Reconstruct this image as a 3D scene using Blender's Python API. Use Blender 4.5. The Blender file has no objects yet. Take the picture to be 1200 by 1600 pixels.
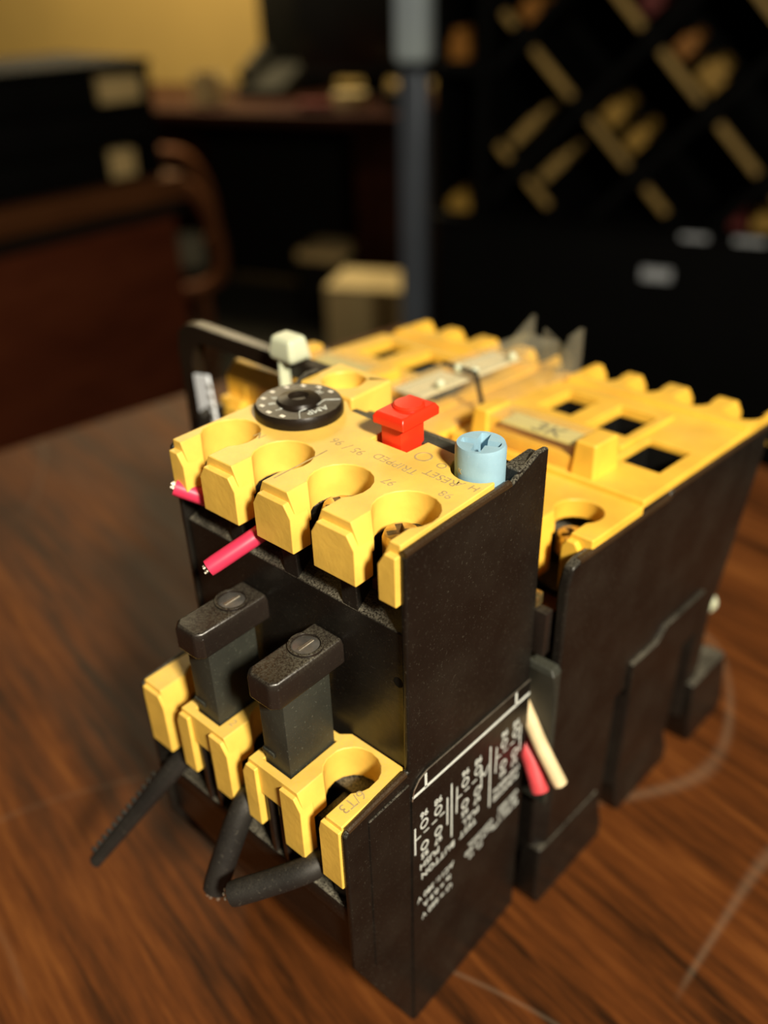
import bpy, bmesh, math, random
from mathutils import Vector, Matrix
from mathutils.geometry import tessellate_polygon

random.seed(7)
SC = bpy.context.scene
COL = SC.collection
PI = math.pi
MM = 0.001
TZ = 0.95                                   # height of the table top above the floor

# ------------------------------------------------------------------ camera
CAM_R = ((0.74890902, 0.66219441, -0.02517619),      # right
         (0.3342488, -0.41027816, -0.84849842),      # down
         (-0.57220015, 0.62703301, -0.52859871))     # forward
CAM_C = Vector((0.05343784, -0.06229190, TZ + 0.15647510))
cd = bpy.data.cameras.new('camera')
cam = bpy.data.objects.new('camera', cd)
COL.objects.link(cam)
r, d, f = [Vector(v) for v in CAM_R]
m = Matrix((r, -d, -f)).transposed().to_4x4()
m.translation = CAM_C
cam.matrix_world = m
cd.sensor_fit = 'VERTICAL'
cd.sensor_height = 36.0
cd.lens = 1356.1 / 1600.0 * 36.0
cd.clip_start = 0.005
cd.clip_end = 30
cd.dof.use_dof = True
cd.dof.focus_distance = 0.114
cd.dof.aperture_fstop = 10.5
SC.camera = cam

# ------------------------------------------------------------------ world, lights, exposure
w = bpy.data.worlds.new('world')
SC.world = w
w.use_nodes = True
bgn = w.node_tree.nodes['Background']
bgn.inputs[0].default_value = (1.0, 0.80, 0.55, 1)
bgn.inputs[1].default_value = 0.05


def area(name, loc, target, size, energy, color, size_y=None):
    l = bpy.data.lights.new(name, 'AREA')
    l.energy = energy
    l.color = color
    l.size = size
    if size_y:
        l.shape = 'RECTANGLE'
        l.size_y = size_y
    o = bpy.data.objects.new(name, l)
    COL.objects.link(o)
    o.location = loc
    o.rotation_euler = (Vector(target) - Vector(loc)).to_track_quat('-Z', 'Y').to_euler()
    return o


area('desk_lamp_key', (0.50, -0.19, TZ + 0.52), (-0.02, 0.03, TZ + 0.05), 0.085, 11.4, (1.0, 0.90, 0.72))
area('ceiling_lamp_room', (-2.9, 2.0, 2.45), (-2.9, 2.0, 0), 1.2, 72.0, (1.0, 0.82, 0.50))
SC.view_settings.view_transform = 'Standard'
SC.view_settings.look = 'None'
SC.view_settings.gamma = 1
SC.view_settings.use_curve_mapping = False
SC.view_settings.exposure = 0.0


# ------------------------------------------------------------------ materials
def new_mat(name):
    mt = bpy.data.materials.new(name)
    mt.use_nodes = True
    nt = mt.node_tree
    return mt, nt, nt.nodes['Principled BSDF']


def node(nt, t, **kw):
    n = nt.nodes.new(t)
    for k, v in kw.items():
        setattr(n, k, v)
    return n


def noise(nt, scale, detail=3.0, rough=0.55, vec=None, mapscale=None):
    n = node(nt, 'ShaderNodeTexNoise')
    n.inputs['Scale'].default_value = scale
    n.inputs['Detail'].default_value = detail
    n.inputs['Roughness'].default_value = rough
    tc = node(nt, 'ShaderNodeTexCoord')
    src = tc.outputs['Object']
    if mapscale:
        mp = node(nt, 'ShaderNodeMapping')
        mp.inputs['Scale'].default_value = mapscale
        nt.links.new(src, mp.inputs['Vector'])
        src = mp.outputs['Vector']
    nt.links.new(src, n.inputs['Vector'])
    return n.outputs['Fac']


def ramp(nt, src, stops):
    n = node(nt, 'ShaderNodeValToRGB')
    el = n.color_ramp.elements
    while len(el) < len(stops):
        el.new(0.5)
    for e, (p, c) in zip(el, stops):
        e.position = p
        e.color = (c[0], c[1], c[2], 1) if not isinstance(c, (int, float)) else (c, c, c, 1)
    nt.links.new(src, n.inputs['Fac'])
    return n.outputs['Color']


def math_(nt, op, a, b):
    n = node(nt, 'ShaderNodeMath', operation=op)
    for i, v in enumerate((a, b)):
        if isinstance(v, (int, float)):
            n.inputs[i].default_value = v
        else:
            nt.links.new(v, n.inputs[i])
    return n.outputs[0]


def mix(nt, fac, a, b):
    n = node(nt, 'ShaderNodeMix', data_type='RGBA')
    if isinstance(fac, (int, float)):
        n.inputs[0].default_value = fac
    else:
        nt.links.new(fac, n.inputs[0])
    for i, v in ((6, a), (7, b)):
        if isinstance(v, tuple):
            n.inputs[i].default_value = (v[0], v[1], v[2], 1)
        else:
            nt.links.new(v, n.inputs[i])
    return n.outputs[2]


def bump(nt, bs, src, strength, dist):
    b = node(nt, 'ShaderNodeBump')
    b.inputs['Strength'].default_value = strength
    b.inputs['Distance'].default_value = dist
    nt.links.new(src, b.inputs['Height'])
    nt.links.new(b.outputs[0], bs.inputs['Normal'])


def up_mask(nt, lo, hi):
    g = node(nt, 'ShaderNodeNewGeometry')
    s = node(nt, 'ShaderNodeSeparateXYZ')
    nt.links.new(g.outputs['Normal'], s.inputs[0])
    mr = node(nt, 'ShaderNodeMapRange')
    mr.inputs[1].default_value = lo
    mr.inputs[2].default_value = hi
    nt.links.new(s.outputs['Z'], mr.inputs[0])
    return mr.outputs[0]


def plain(name, color, rough=0.5, metal=0.0, var=0.15, scale=60.0, spec=0.5):
    mt, nt, bs = new_mat(name)
    n = noise(nt, scale, 4)
    lo = tuple(c * (1 - var) for c in color)
    hi = tuple(min(1, c * (1 + var)) for c in color)
    nt.links.new(ramp(nt, n, [(0.3, lo), (0.7, hi)]), bs.inputs['Base Color'])
    bs.inputs['Roughness'].default_value = rough
    bs.inputs['Metallic'].default_value = metal
    bs.inputs['Specular IOR Level'].default_value = spec
    return mt


def dusty(name, color, dust, rough, speck, updust, sscale=2600.0, worn=None, spec=0.4):
    """moulded plastic with settled dust specks, soft smears and scuffs"""
    mt, nt, bs = new_mat(name)
    base = mix(nt, ramp(nt, noise(nt, 120, 5), [(0.35, 0.0), (0.7, 1.0)]), tuple(c * 0.86 for c in color), tuple(min(1, c * 1.12) for c in color))
    fine = ramp(nt, noise(nt, sscale, 2, 0.7), [(0.62, 0.0), (0.72, 1.0)])
    blot = ramp(nt, noise(nt, 90, 4), [(0.42, 0.0), (0.75, 1.0)])
    upm = up_mask(nt, 0.25, 0.9)
    coarse = ramp(nt, noise(nt, 3600, 2, 0.8), [(0.38, 0.0), (0.62, 1.0)])
    top = math_(nt, 'MULTIPLY', upm, math_(nt, 'MULTIPLY', coarse, math_(nt, 'ADD', blot, 0.35)))
    fac = math_(nt, 'ADD', math_(nt, 'MULTIPLY', fine, speck), math_(nt, 'MULTIPLY', top, updust * 1.4))
    fac = math_(nt, 'ADD', fac, math_(nt, 'MULTIPLY', blot, speck * 0.25))
    cl = node(nt, 'ShaderNodeClamp')
    nt.links.new(fac, cl.inputs[0])
    nt.links.new(mix(nt, cl.outputs[0], base, dust), bs.inputs['Base Color'])
    rr = math_(nt, 'ADD', math_(nt, 'MULTIPLY', cl.outputs[0], 0.4), rough)
    nt.links.new(rr, bs.inputs['Roughness'])
    bs.inputs['Specular IOR Level'].default_value = spec
    bump(nt, bs, noise(nt, 700, 3), 0.12, 0.0004)
    return mt


BLACK = dusty('black_plastic', (0.0068, 0.0054, 0.0043), (0.17, 0.155, 0.115), 0.36, 0.16, 0.78, spec=0.32)
PINBLACK = dusty('black_push_plastic', (0.014, 0.010, 0.008), (0.13, 0.12, 0.085), 0.28, 0.10, 0.36)
STALK = dusty('grey_black_plastic', (0.020, 0.021, 0.016), (0.13, 0.135, 0.10), 0.5, 0.34, 0.2, sscale=2200)
EDGE = dusty('brown_edge_plastic', (0.030, 0.016, 0.007), (0.12, 0.09, 0.05), 0.32, 0.10, 0.3)
YELLOW = dusty('yellow_plastic', (0.84, 0.535, 0.092), (0.50, 0.40, 0.24), 0.40, 0.06, 0.20)
YELLOW_B = dusty('yellow_contactor_plastic', (0.85, 0.49, 0.052), (0.45, 0.34, 0.17), 0.42, 0.05, 0.18)
RED = plain('red_plastic', (0.72, 0.030, 0.008), 0.34, 0, 0.08, 90)
BLUE = dusty('pale_blue_plastic', (0.27, 0.45, 0.56), (0.52, 0.62, 0.66), 0.42, 0.15, 0.12)
PINK = plain('pink_insulation', (0.66, 0.035, 0.095), 0.42, 0, 0.12, 200)
RUST = plain('rose_insulation', (0.60, 0.06, 0.07), 0.5, 0, 0.2, 200)
CREAM = plain('cream_insulation', (0.66, 0.52, 0.30), 0.5, 0, 0.2, 200)
RUBBER = dusty('black_insulation', (0.010, 0.009, 0.008), (0.13, 0.115, 0.085), 0.55, 0.22, 0.1, sscale=1600)
STRAND = plain('tinned_strand', (0.62, 0.56, 0.45), 0.35, 0.9, 0.3, 900)
BRASS = plain('dull_brass', (0.60, 0.44, 0.18), 0.32, 0.9, 0.4, 500)
STEEL = plain('screw_steel', (0.20, 0.19, 0.17), 0.38, 0.7, 0.4, 400)
COPPER = plain('copper_strip', (0.16, 0.055, 0.022), 0.45, 0.5, 0.4, 200)
INK = plain('white_ink', (0.62, 0.66, 0.62), 0.6, 0, 0.12, 800)
GREYINK = plain('worn_grey_ink', (0.42, 0.31, 0.12), 0.7, 0, 0.25, 900)
DARKINK = plain('dark_ink', (0.10, 0.09, 0.05), 0.7, 0, 0.2, 900)
NYLON = plain('natural_nylon', (0.62, 0.66, 0.47), 0.42, 0, 0.06, 80)
NYLON.node_tree.nodes['Principled BSDF'].inputs['Subsurface Weight'].default_value = 0.2
NYLON.node_tree.nodes['Principled BSDF'].inputs['Subsurface Radius'].default_value = (0.002, 0.002, 0.001)
PAPER = plain('paper_label', (0.86, 0.80, 0.66), 0.7, 0, 0.06, 60)
PALEPAPER = plain('yellowed_paper', (0.74, 0.66, 0.30), 0.7, 0, 0.06, 60)
DIALM = dusty('dial_plastic', (0.012, 0.008, 0.005), (0.12, 0.10, 0.08), 0.34, 0.06, 0.02, spec=0.2)


def clear(name, tint, rough=0.08, haze=0.06):
    """thin clear moulding: see-through, with surface gloss and a little haze"""
    mt, nt, bs = new_mat(name)
    bs.inputs['Base Color'].default_value = (0.55, 0.52, 0.40, 1)
    bs.inputs['Roughness'].default_value = rough
    tr = node(nt, 'ShaderNodeBsdfTransparent')
    tr.inputs[0].default_value = (*tint, 1)
    mx = node(nt, 'ShaderNodeMixShader')
    fr = node(nt, 'ShaderNodeLayerWeight')
    fr.inputs[0].default_value = 0.5
    edge = math_(nt, 'MULTIPLY', math_(nt, 'POWER', fr.outputs['Facing'], 4.0), 0.6)
    n = ramp(nt, noise(nt, 160, 3), [(0.35, haze * 0.4), (0.75, haze * 2.2)])
    fac = math_(nt, 'ADD', math_(nt, 'ADD', edge, 0.03), n)
    nt.links.new(fac, mx.inputs[0])
    nt.links.new(tr.outputs[0], mx.inputs[1])
    nt.links.new(bs.outputs[0], mx.inputs[2])
    nt.links.new(mx.outputs[0], nt.nodes['Material Output'].inputs[0])
    return mt


CLEAR = clear('clear_plastic', (0.97, 0.955, 0.88), 0.08, 0.03)
SMOKE = clear('smoked_plastic', (0.62, 0.52, 0.42), 0.12, 0.05)


def wood_mat(name, dark, mid, light, sx, sy, rough, scratch=0.0, coat=0.0):
    mt, nt, bs = new_mat(name)
    g1 = noise(nt, 1.0, 6, 0.62, mapscale=(sx, sy, sy))
    g2 = noise(nt, 1.0, 4, 0.7, mapscale=(sx * 3.5, sy * 5.0, sy * 5))
    g3 = noise(nt, 1.0, 3, 0.5, mapscale=(sx * 0.5, sy * 0.22, sy * 0.2))
    s = math_(nt, 'ADD', math_(nt, 'MULTIPLY', g1, 0.40), math_(nt, 'MULTIPLY', g2, 0.40))
    s = math_(nt, 'ADD', s, math_(nt, 'MULTIPLY', g3, 0.24))
    col = ramp(nt, s, [(0.40, dark), (0.53, mid), (0.68, light)])
    if scratch:
        fac = 0.0
        for sc, off in (((9, 5, 1), 0.3), ((6, 13, 1), 5.7)):
            iso = node(nt, 'ShaderNodeTexNoise')
            iso.inputs['Scale'].default_value = 1.0
            iso.inputs['Detail'].default_value = 0.5
            tc = node(nt, 'ShaderNodeTexCoord')
            mp = node(nt, 'ShaderNodeMapping')
            mp.inputs['Scale'].default_value = sc
            mp.inputs['Location'].default_value = (off, off, 0)
            nt.links.new(tc.outputs['Object'], mp.inputs[0])
            nt.links.new(mp.outputs[0], iso.inputs['Vector'])
            dist = math_(nt, 'ABSOLUTE', math_(nt, 'SUBTRACT', iso.outputs['Fac'], 0.5), 0)
            ln = ramp(nt, dist, [(0.0, 1.0), (0.00045, 0.0)])
            mk = ramp(nt, noise(nt, 16 + off, 2), [(0.50, 0.0), (0.62, 1.0)])
            fac = math_(nt, 'ADD', math_(nt, 'MULTIPLY', math_(nt, 'MULTIPLY', ln, mk), scratch), fac)
        col = mix(nt, fac, col, (0.30, 0.22, 0.14))
    nt.links.new(col, bs.inputs['Base Color'])
    rg = ramp(nt, g1, [(0.3, rough - 0.06), (0.7, rough + 0.10)])
    nt.links.new(rg, bs.inputs['Roughness'])
    bs.inputs['Coat Weight'].default_value = coat
    bs.inputs['Specular IOR Level'].default_value = 0.10
    bs.inputs['Coat Roughness'].default_value = 0.3
    bump(nt, bs, g2, 0.15, 0.0005)
    return mt


TABLEWOOD = wood_mat('table_wood', (0.020, 0.0085, 0.0035), (0.115, 0.034, 0.0075), (0.235, 0.080, 0.017), 11, 105, 0.52, 0.26, 0.0)
MAHOG = wood_mat('mahogany', (0.085, 0.019, 0.008), (0.145, 0.034, 0.013), (0.20, 0.052, 0.019), 3, 20, 0.5)
DARKMAHOG = wood_mat('dark_mahogany', (0.020, 0.006, 0.003), (0.036, 0.010, 0.005), (0.055, 0.016, 0.007), 3, 20, 0.5)
BENT = wood_mat('bent_beech', (0.10, 0.034, 0.012), (0.16, 0.058, 0.02), (0.21, 0.08, 0.028), 3, 20, 0.5)
WALLP = plain('yellow_wall_paint', (0.48, 0.32, 0.09), 0.85, 0, 0.05, 3)
CARPET = plain('dark_carpet', (0.030, 0.027, 0.016), 0.95, 0, 0.3, 150)
BLACKMET = plain('black_laminate', (0.0035, 0.0034, 0.003), 0.75, 0, 0.25, 10, 0.12)
SHADE = plain('dark_fabric', (0.012, 0.011, 0.008), 0.9, 0, 0.25, 40, 0.12)
GREYPL = plain('grey_plastic', (0.030, 0.028, 0.020), 0.75, 0, 0.2, 20, 0.15)
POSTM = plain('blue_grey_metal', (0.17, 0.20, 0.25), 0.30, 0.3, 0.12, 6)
POSTLIT = plain('post_lit_paint', (0.74, 0.88, 1.0), 0.5, 0, 0.08, 12)  # upper rack post: the light falling on it put into the colour
CARD = plain('cream_carton', (0.58, 0.44, 0.20), 0.8, 0, 0.1, 8)
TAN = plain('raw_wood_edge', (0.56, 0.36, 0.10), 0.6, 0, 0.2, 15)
ORANGE = plain('orange_housing', (0.55, 0.22, 0.03), 0.5, 0, 0.2, 20)
GOLD = plain('amber_housing', (0.62, 0.36, 0.06), 0.5, 0, 0.2, 20)
MAROON = plain('maroon_housing', (0.20, 0.025, 0.02), 0.5, 0, 0.2, 20)
WHITE = plain('white_sticker', (0.84, 0.90, 0.98), 0.6, 0, 0.06, 20)
TANPAPER = plain('manila_paper', (0.88, 0.64, 0.28), 0.8, 0, 0.08, 20)
GLASSY = plain('black_screen', (0.006, 0.006, 0.006), 0.3, 0, 0.1, 5)


# ------------------------------------------------------------------ mesh helpers
def V3(p):
    return Vector((p[0], p[1], p[2]))


def new_bm():
    return bmesh.new()


def add_verts_faces(bm, verts, faces):
    vs = [bm.verts.new(v) for v in verts]
    for fc in faces:
        try:
            bm.faces.new([vs[i] for i in fc])
        except ValueError:
            pass
    return vs


def box(bm, x0, x1, y0, y1, z0, z1, bev=0.0, seg=2):
    vs = add_verts_faces(bm, [(x0, y0, z0), (x1, y0, z0), (x1, y1, z0), (x0, y1, z0), (x0, y0, z1), (x1, y0, z1), (x1, y1, z1), (x0, y1, z1)],
                         [(0, 3, 2, 1), (4, 5, 6, 7), (0, 1, 5, 4), (1, 2, 6, 5), (2, 3, 7, 6), (3, 0, 4, 7)])
    if bev > 0:
        eds = list({e for v in vs for e in v.link_edges})
        bmesh.ops.bevel(bm, geom=eds, offset=bev, segments=seg, profile=0.5, affect='EDGES', clamp_overlap=True)
    return vs


def solid(bm, rings, holes=(), perm=None):
    """loft of equal-length outlines [(pts2d, z), ...] with optional through holes, capped at both ends.
    perm maps (a, b, c) to xyz for extrusion along another axis."""
    pm = perm or (lambda a, b, c: (a, b, c))
    loops = [rings] + list(holes)
    allv = []
    for lp in loops:
        rv = []
        for pts, z in lp:
            rv.append([bm.verts.new(pm(p[0], p[1], z)) for p in pts])
        allv.append(rv)
        for a, b in zip(rv[:-1], rv[1:]):
            n = len(a)
            for i in range(n):
                j = (i + 1) % n
                try:
                    bm.faces.new((a[i], a[j], b[j], b[i]))
                except ValueError:
                    pass
    for end in (0, -1):
        polys = [[Vector((p[0], p[1], 0)) for p in lp[end][0]] for lp in loops]
        flat = [v for rv in allv for v in rv[end]]
        if not holes:
            bm.faces.new(flat)
            continue
        for t in tessellate_polygon(polys):
            try:
                bm.faces.new([flat[i] for i in t])
            except ValueError:
                pass
    return allv


def prism(bm, pts, lo, hi, axis='z', holes=()):
    if axis == 'z':
        pm = None
    elif axis == 'x':
        pm = lambda a, b, c: (c, a, b)          # pts are (y, z)
    else:
        pm = lambda a, b, c: (a, c, b)          # pts are (x, z)
    return solid(bm, [(pts, lo), (pts, hi)], [[(h, lo), (h, hi)] for h in holes], pm)


def circle(cx, cy, rr, n=32, a0=0.0):
    return [(cx + rr * math.cos(a0 + 2 * PI * i / n), cy + rr * math.sin(a0 + 2 * PI * i / n)) for i in range(n)]


def rect(x0, x1, y0, y1):
    return [(x0, y0), (x1, y0), (x1, y1), (x0, y1)]


def frame_of(t):
    t = t.normalized()
    a = Vector((0, 0, 1)) if abs(t.z) < 0.9 else Vector((1, 0, 0))
    u = t.cross(a).normalized()
    return u, t.cross(u).normalized()


def tube(bm, pts, rad, n=16, jitter=0.0, flat=1.0):
    pts = [V3(p) for p in pts]
    rads = rad if isinstance(rad, (list, tuple)) else [rad] * len(pts)
    rings = []
    u = None
    for i, p in enumerate(pts):
        t = (pts[min(i + 1, len(pts) - 1)] - pts[max(i - 1, 0)]).normalized()
        if u is None:
            u, v = frame_of(t)
        else:
            u = (u - t * u.dot(t)).normalized()
            v = t.cross(u)
        ring = []
        for k in range(n):
            a = 2 * PI * k / n
            rr = rads[i] * (1 + random.uniform(-jitter, jitter))
            ring.append(bm.verts.new(p + u * math.cos(a) * rr + v * math.sin(a) * rr * flat))
        rings.append(ring)
    for a, b in zip(rings[:-1], rings[1:]):
        for k in range(n):
            bm.faces.new((a[k], a[(k + 1) % n], b[(k + 1) % n], b[k]))
    bm.faces.new(list(reversed(rings[0])))
    bm.faces.new(rings[-1])
    return rings


def lathe(bm, cx, cy, prof, n=40):
    """prof: [(r, z), ...] from bottom centre to top centre"""
    rings = []
    for rr, z in prof:
        if rr < 1e-6:
            rings.append([bm.verts.new((cx, cy, z))])
        else:
            rings.append([bm.verts.new((cx + rr * math.cos(2 * PI * k / n), cy + rr * math.sin(2 * PI * k / n), z)) for k in range(n)])
    for a, b in zip(rings[:-1], rings[1:]):
        for k in range(n):
            k2 = (k + 1) % n
            if len(a) == 1 and len(b) == 1:
                continue
            if len(a) == 1:
                bm.faces.new((a[0], b[k], b[k2]))
            elif len(b) == 1:
                bm.faces.new((a[k], a[k2], b[0]))
            else:
                bm.faces.new((a[k], a[k2], b[k2], b[k]))
    if len(rings[0]) > 1:
        bm.faces.new(list(reversed(rings[0])))
    if len(rings[-1]) > 1:
        bm.faces.new(rings[-1])


def link_mesh(name, bm, mat, parent=None, smooth=32, bevel=0.0, seg=2):
    bmesh.ops.remove_doubles(bm, verts=bm.verts, dist=1e-7)
    bmesh.ops.recalc_face_normals(bm, faces=bm.faces)
    me = bpy.data.meshes.new(name)
    bm.to_mesh(me)
    bm.free()
    me.materials.append(mat)
    if smooth:
        for p in me.polygons:
            p.use_smooth = True
        me.set_sharp_from_angle(angle=math.radians(smooth))
    o = bpy.data.objects.new(name, me)
    COL.objects.link(o)
    if parent is not None:
        o.parent = parent
    if bevel:
        b = o.modifiers.new('bevel', 'BEVEL')
        b.width = bevel
        b.segments = seg
        b.limit_method = 'ANGLE'
        b.angle_limit = math.radians(40)
        b.use_clamp_overlap = True
        b.harden_normals = True
    return o


class Thing:
    """an Empty at the thing's base; its parts are given in millimetres of the device frame"""

    def __init__(self, name, base, label, cat, group=None, warp=None):
        self.base = Vector(base)
        self.warp = warp
        self.root = bpy.data.objects.new(name, None)
        self.root.empty_display_size = 0.01
        COL.objects.link(self.root)
        self.root.location = self.base * MM + Vector((0, 0, TZ))
        tag(self.root, label, cat, group)

    def part(self, name, bm, mat, parent=None, smooth=32, bevel=0.0, seg=2, label=None):
        for v in bm.verts:
            co = v.co
            if self.warp:
                co = self.warp(co)
            v.co = (co - self.base) * MM
        o = link_mesh(name, bm, mat, parent or self.root, smooth, bevel * MM, seg)
        if label:
            o['label'] = label
        return o

    def text(self, name, s, size, mtx, mat, parent, ext=0.03, align='CENTER', space=1.0):
        """lettering: mtx is a 4x4 in millimetres of the device frame"""
        me = text_mesh(s, size, ext, align, space)
        bm = bmesh.new()
        bm.from_mesh(me)
        bpy.data.meshes.remove(me)
        for v in bm.verts:
            v.co = mtx @ v.co
        return self.part(name, bm, mat, parent, smooth=0)


def text_mesh(s, size, ext, align='CENTER', space=1.0):
    cu = bpy.data.curves.new('lettering', 'FONT')
    cu.body = s
    cu.size = size
    cu.extrude = ext
    cu.align_x = align
    cu.align_y = 'CENTER'
    cu.resolution_u = 3
    cu.space_character = space
    to = bpy.data.objects.new('lettering_tmp', cu)
    COL.objects.link(to)
    dg = bpy.context.evaluated_depsgraph_get()
    me = bpy.data.meshes.new_from_object(to.evaluated_get(dg))
    bpy.data.objects.remove(to)
    bpy.data.curves.remove(cu)
    return me


def tag(o, label, cat, group=None):
    o['label'] = label
    o['category'] = cat
    if group:
        o['group'] = group


def basis(xa, ya, loc):
    xa, ya = Vector(xa).normalized(), Vector(ya).normalized()
    za = xa.cross(ya)
    mm = Matrix((xa, ya, za)).transposed().to_4x4()
    mm.translation = Vector(loc)
    return mm


# ================================================================== the setting
RA = math.radians(42.382)                      # the camera's heading; room things are laid out right/forward of the camera foot
RU = Vector((math.cos(RA), math.sin(RA), 0))
RV = Vector((-math.sin(RA), math.cos(RA), 0))
FOOT = Vector((CAM_C.x, CAM_C.y, 0))


def room(u, v, z=0.0):
    return FOOT + RU * u + RV * v + Vector((0, 0, z))


def room_thing(name, u, v, z, yaw, label, cat, group=None):
    o = bpy.data.objects.new(name, None)
    COL.objects.link(o)
    o.empty_display_size = 0.1
    o.location = room(u, v, z)
    o.rotation_euler = (0, 0, RA + math.radians(yaw))
    tag(o, label, cat, group)
    return o


def rbox(name, parent, mat, x0, x1, y0, y1, z0, z1, bev=0.004, label=None):
    bm = new_bm()
    box(bm, x0, x1, y0, y1, z0, z1, bev)
    o = link_mesh(name, bm, mat, parent)
    if label:
        o['label'] = label
    return o


bm = new_bm()
box(bm, -5.0, 3.5, -2.5, 6.0, -0.06, 0.0)
o = link_mesh('floor', bm, CARPET)
o['kind'] = 'structure'
wl = room_thing('wall_back', -0.2, 4.25, 0, -20, '', '')
del wl['label'], wl['category']
COLW = wl
bm = new_bm()
box(bm, -3.2, 3.2, 0, 0.12, 0, 2.7)
o = link_mesh('wall_back_tmp', bm, WALLP)
o.location, o.rotation_euler = wl.location.copy(), wl.rotation_euler.copy()
bpy.data.objects.remove(wl)
o.name = 'wall_back'
o['kind'] = 'structure'
bm = new_bm()
box(bm, -3.2, 3.2, -0.014, 0, 0, 0.09, 0.004)
bb = link_mesh('baseboard_back', bm, MAHOG)
bb.location, bb.rotation_euler = o.location.copy(), o.rotation_euler.copy()
bb['kind'] = 'structure'

# ------------------------------------------------------------------ the table the device stands on
tb = bpy.data.objects.new('wooden_table', None)
COL.objects.link(tb)
ang = math.atan2(-0.159, 0.987)
tb.rotation_euler = (0, 0, ang)
tag(tb, 'brown wood grain table with scratched top carrying the yellow and black device', 'table')


def tbox(name, x0, x1, y0, y1, z0, z1, bev, mat=TABLEWOOD):
    bm = new_bm()
    box(bm, x0, x1, y0, y1, z0, z1, bev)
    return link_mesh(name, bm, mat, tb)


tbox('tabletop', -0.272, 0.95, -0.75, 0.229, TZ - 0.032, TZ, 0.003)
tbox('apron', -0.24, 0.92, 0.17, 0.19, TZ - 0.12, TZ - 0.032, 0.001)
tbox('apron', -0.24, 0.92, -0.71, -0.69, TZ - 0.12, TZ - 0.032, 0.001)
for lx in (-0.24, 0.86):
    for ly in (-0.71, 0.13):
        tbox('leg', lx, lx + 0.06, ly, ly + 0.06, 0.0, TZ - 0.032, 0.003)

# ================================================================== overload relay
H = 100.3
relay = Thing('overload_relay', (-22.5, 10, 0),
              'black overload relay with yellow slotted terminal cover, red button and printed side, at the front', 'relay')

# core of the housing: one profile in (y, z)
bm = new_bm()
prism(bm, [(0, 0), (30, 0), (30, 95.4), (7.5, 95.4), (7.5, 89.6), (0.35, 86.6), (0.35, 57), (-4, 57), (-4, 45), (-11.6, 45), (-11.6, 33)],
      -44.1, -1.0, 'x')
housing = relay.part('housing', bm, BLACK, bevel=0.25)
# side cheeks
cheek = [(0, 0), (30, 0), (30, 101.2), (27.5, 101.4), (21.5, 99.2), (0.3, 99.5), (-0.25, 98.9), (-0.25, 63.4), (-12.2, 62.6), (-12.9, 61.8), (-12.9, 32.5)]
for x0, x1 in ((-45.0, -44.1), (-1.0, 0.0)):
    bm = new_bm()
    prism(bm, cheek, x0, x1, 'x')
    relay.part('side_panel', bm, BLACK, bevel=0.45)
# worn brown edge along the top of the right cheek, and the lower front corner
bm = new_bm()
tube(bm, [(-0.55, -0.1, 99.25), (-0.55, 8, 99.3), (-0.55, 21.3, 99.1)], 0.58, 10)
relay.part('worn_edge', bm, EDGE)
bm = new_bm()
tube(bm, [(-0.55, -0.6, 62.95), (-0.55, -6, 62.75), (-0.55, -12.2, 62.3)], 0.58, 10)
relay.part('worn_edge', bm, EDGE)
bm = new_bm()
solid(bm, [(rect(-3.4, -0.2, 22.4, 29.6), 95), (rect(-3.0, -0.2, 23.2, 29.6), 100.4)])
relay.part('rear_corner', bm, BLACK, bevel=0.4)
# raised panel in front of the printed plate
bm = new_bm()
box(bm, -0.2, 0.22, -8.6, -0.35, 28.2, 61.2, 0.12, 1)
relay.part('raised_panel', bm, BLACK)
# black disc painted for the shade in a small hole of the housing front
bm = new_bm()
prism(bm, circle(-2.1, 78.3, 0.8, 24), 0.32, 0.6, 'y')
relay.part('hole_shade_disc', bm, BLACKMET)


def slot_outline(x0, x1, yf, yb_pts, slots, cy, rr, hw, n=14):
    """outline with front-opening key slots; yb_pts = rear outline running from right to left"""
    pts = [(x0, yf)]
    for cx in slots:
        pts.append((cx - hw, yf))
        a = math.asin(hw / rr)
        st = -PI / 2 - a
        en = -PI / 2 + a - 2 * PI
        for i in range(n + 1):
            t = st + (en - st) * i / n
            pts.append((cx + rr * math.cos(t), cy + rr * math.sin(t)))
        pts.append((cx + hw, yf))
    pts.append((x1, yf))
    return pts + yb_pts


def arc(cx, cy, rr, a0, a1, n):
    return [(cx + rr * math.cos(math.radians(a0 + (a1 - a0) * i / n)), cy + rr * math.sin(math.radians(a0 + (a1 - a0) * i / n))) for i in range(n + 1)]


UPS = [-39.2, -28.0, -17.0, -5.8]
rear = [(-1.0, 18.7)] + arc(-4.8, 20.6, 3.9, -26, -196, 12) + [(-14.9, 22.2), (-15.3, 18.0), (-21.8, 18.0), (-22.2, 22.4), (-30.5, 23.0), (-33.2, 25.0), (-44.1, 25.0)]
bm = new_bm()
o1 = slot_outline(-44.1, -1.0, 0.0, rear, UPS, 6.7, 4.35, 1.95)
o2 = slot_outline(-44.1, -1.0, 0.0, rear, UPS, 6.7, 4.35, 3.1)
solid(bm, [(o1, 95.2), (o1, 97.6), (o2, H)])
cover = relay.part('terminal_cover', bm, YELLOW, bevel=0.22, label='yellow slotted upper cover')
for xl, xr in zip([-44.1] + [c + 1.85 for c in UPS], [c - 1.85 for c in UPS] + [-1.05]):
    bm = new_bm()
    tl = 0.0 if xl < -44 else 1.15
    tr = 0.0 if xr > -1.1 else 1.15
    prism(bm, [(xl, 91.6), (xr, 91.6), (xr, 97.0), (xr - tr, 98.9), (xl + tl, 98.9), (xl, 97.0)], -0.95, 2.4, 'y')
    relay.part('cover_tooth', bm, YELLOW, cover, bevel=0.2)
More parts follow.
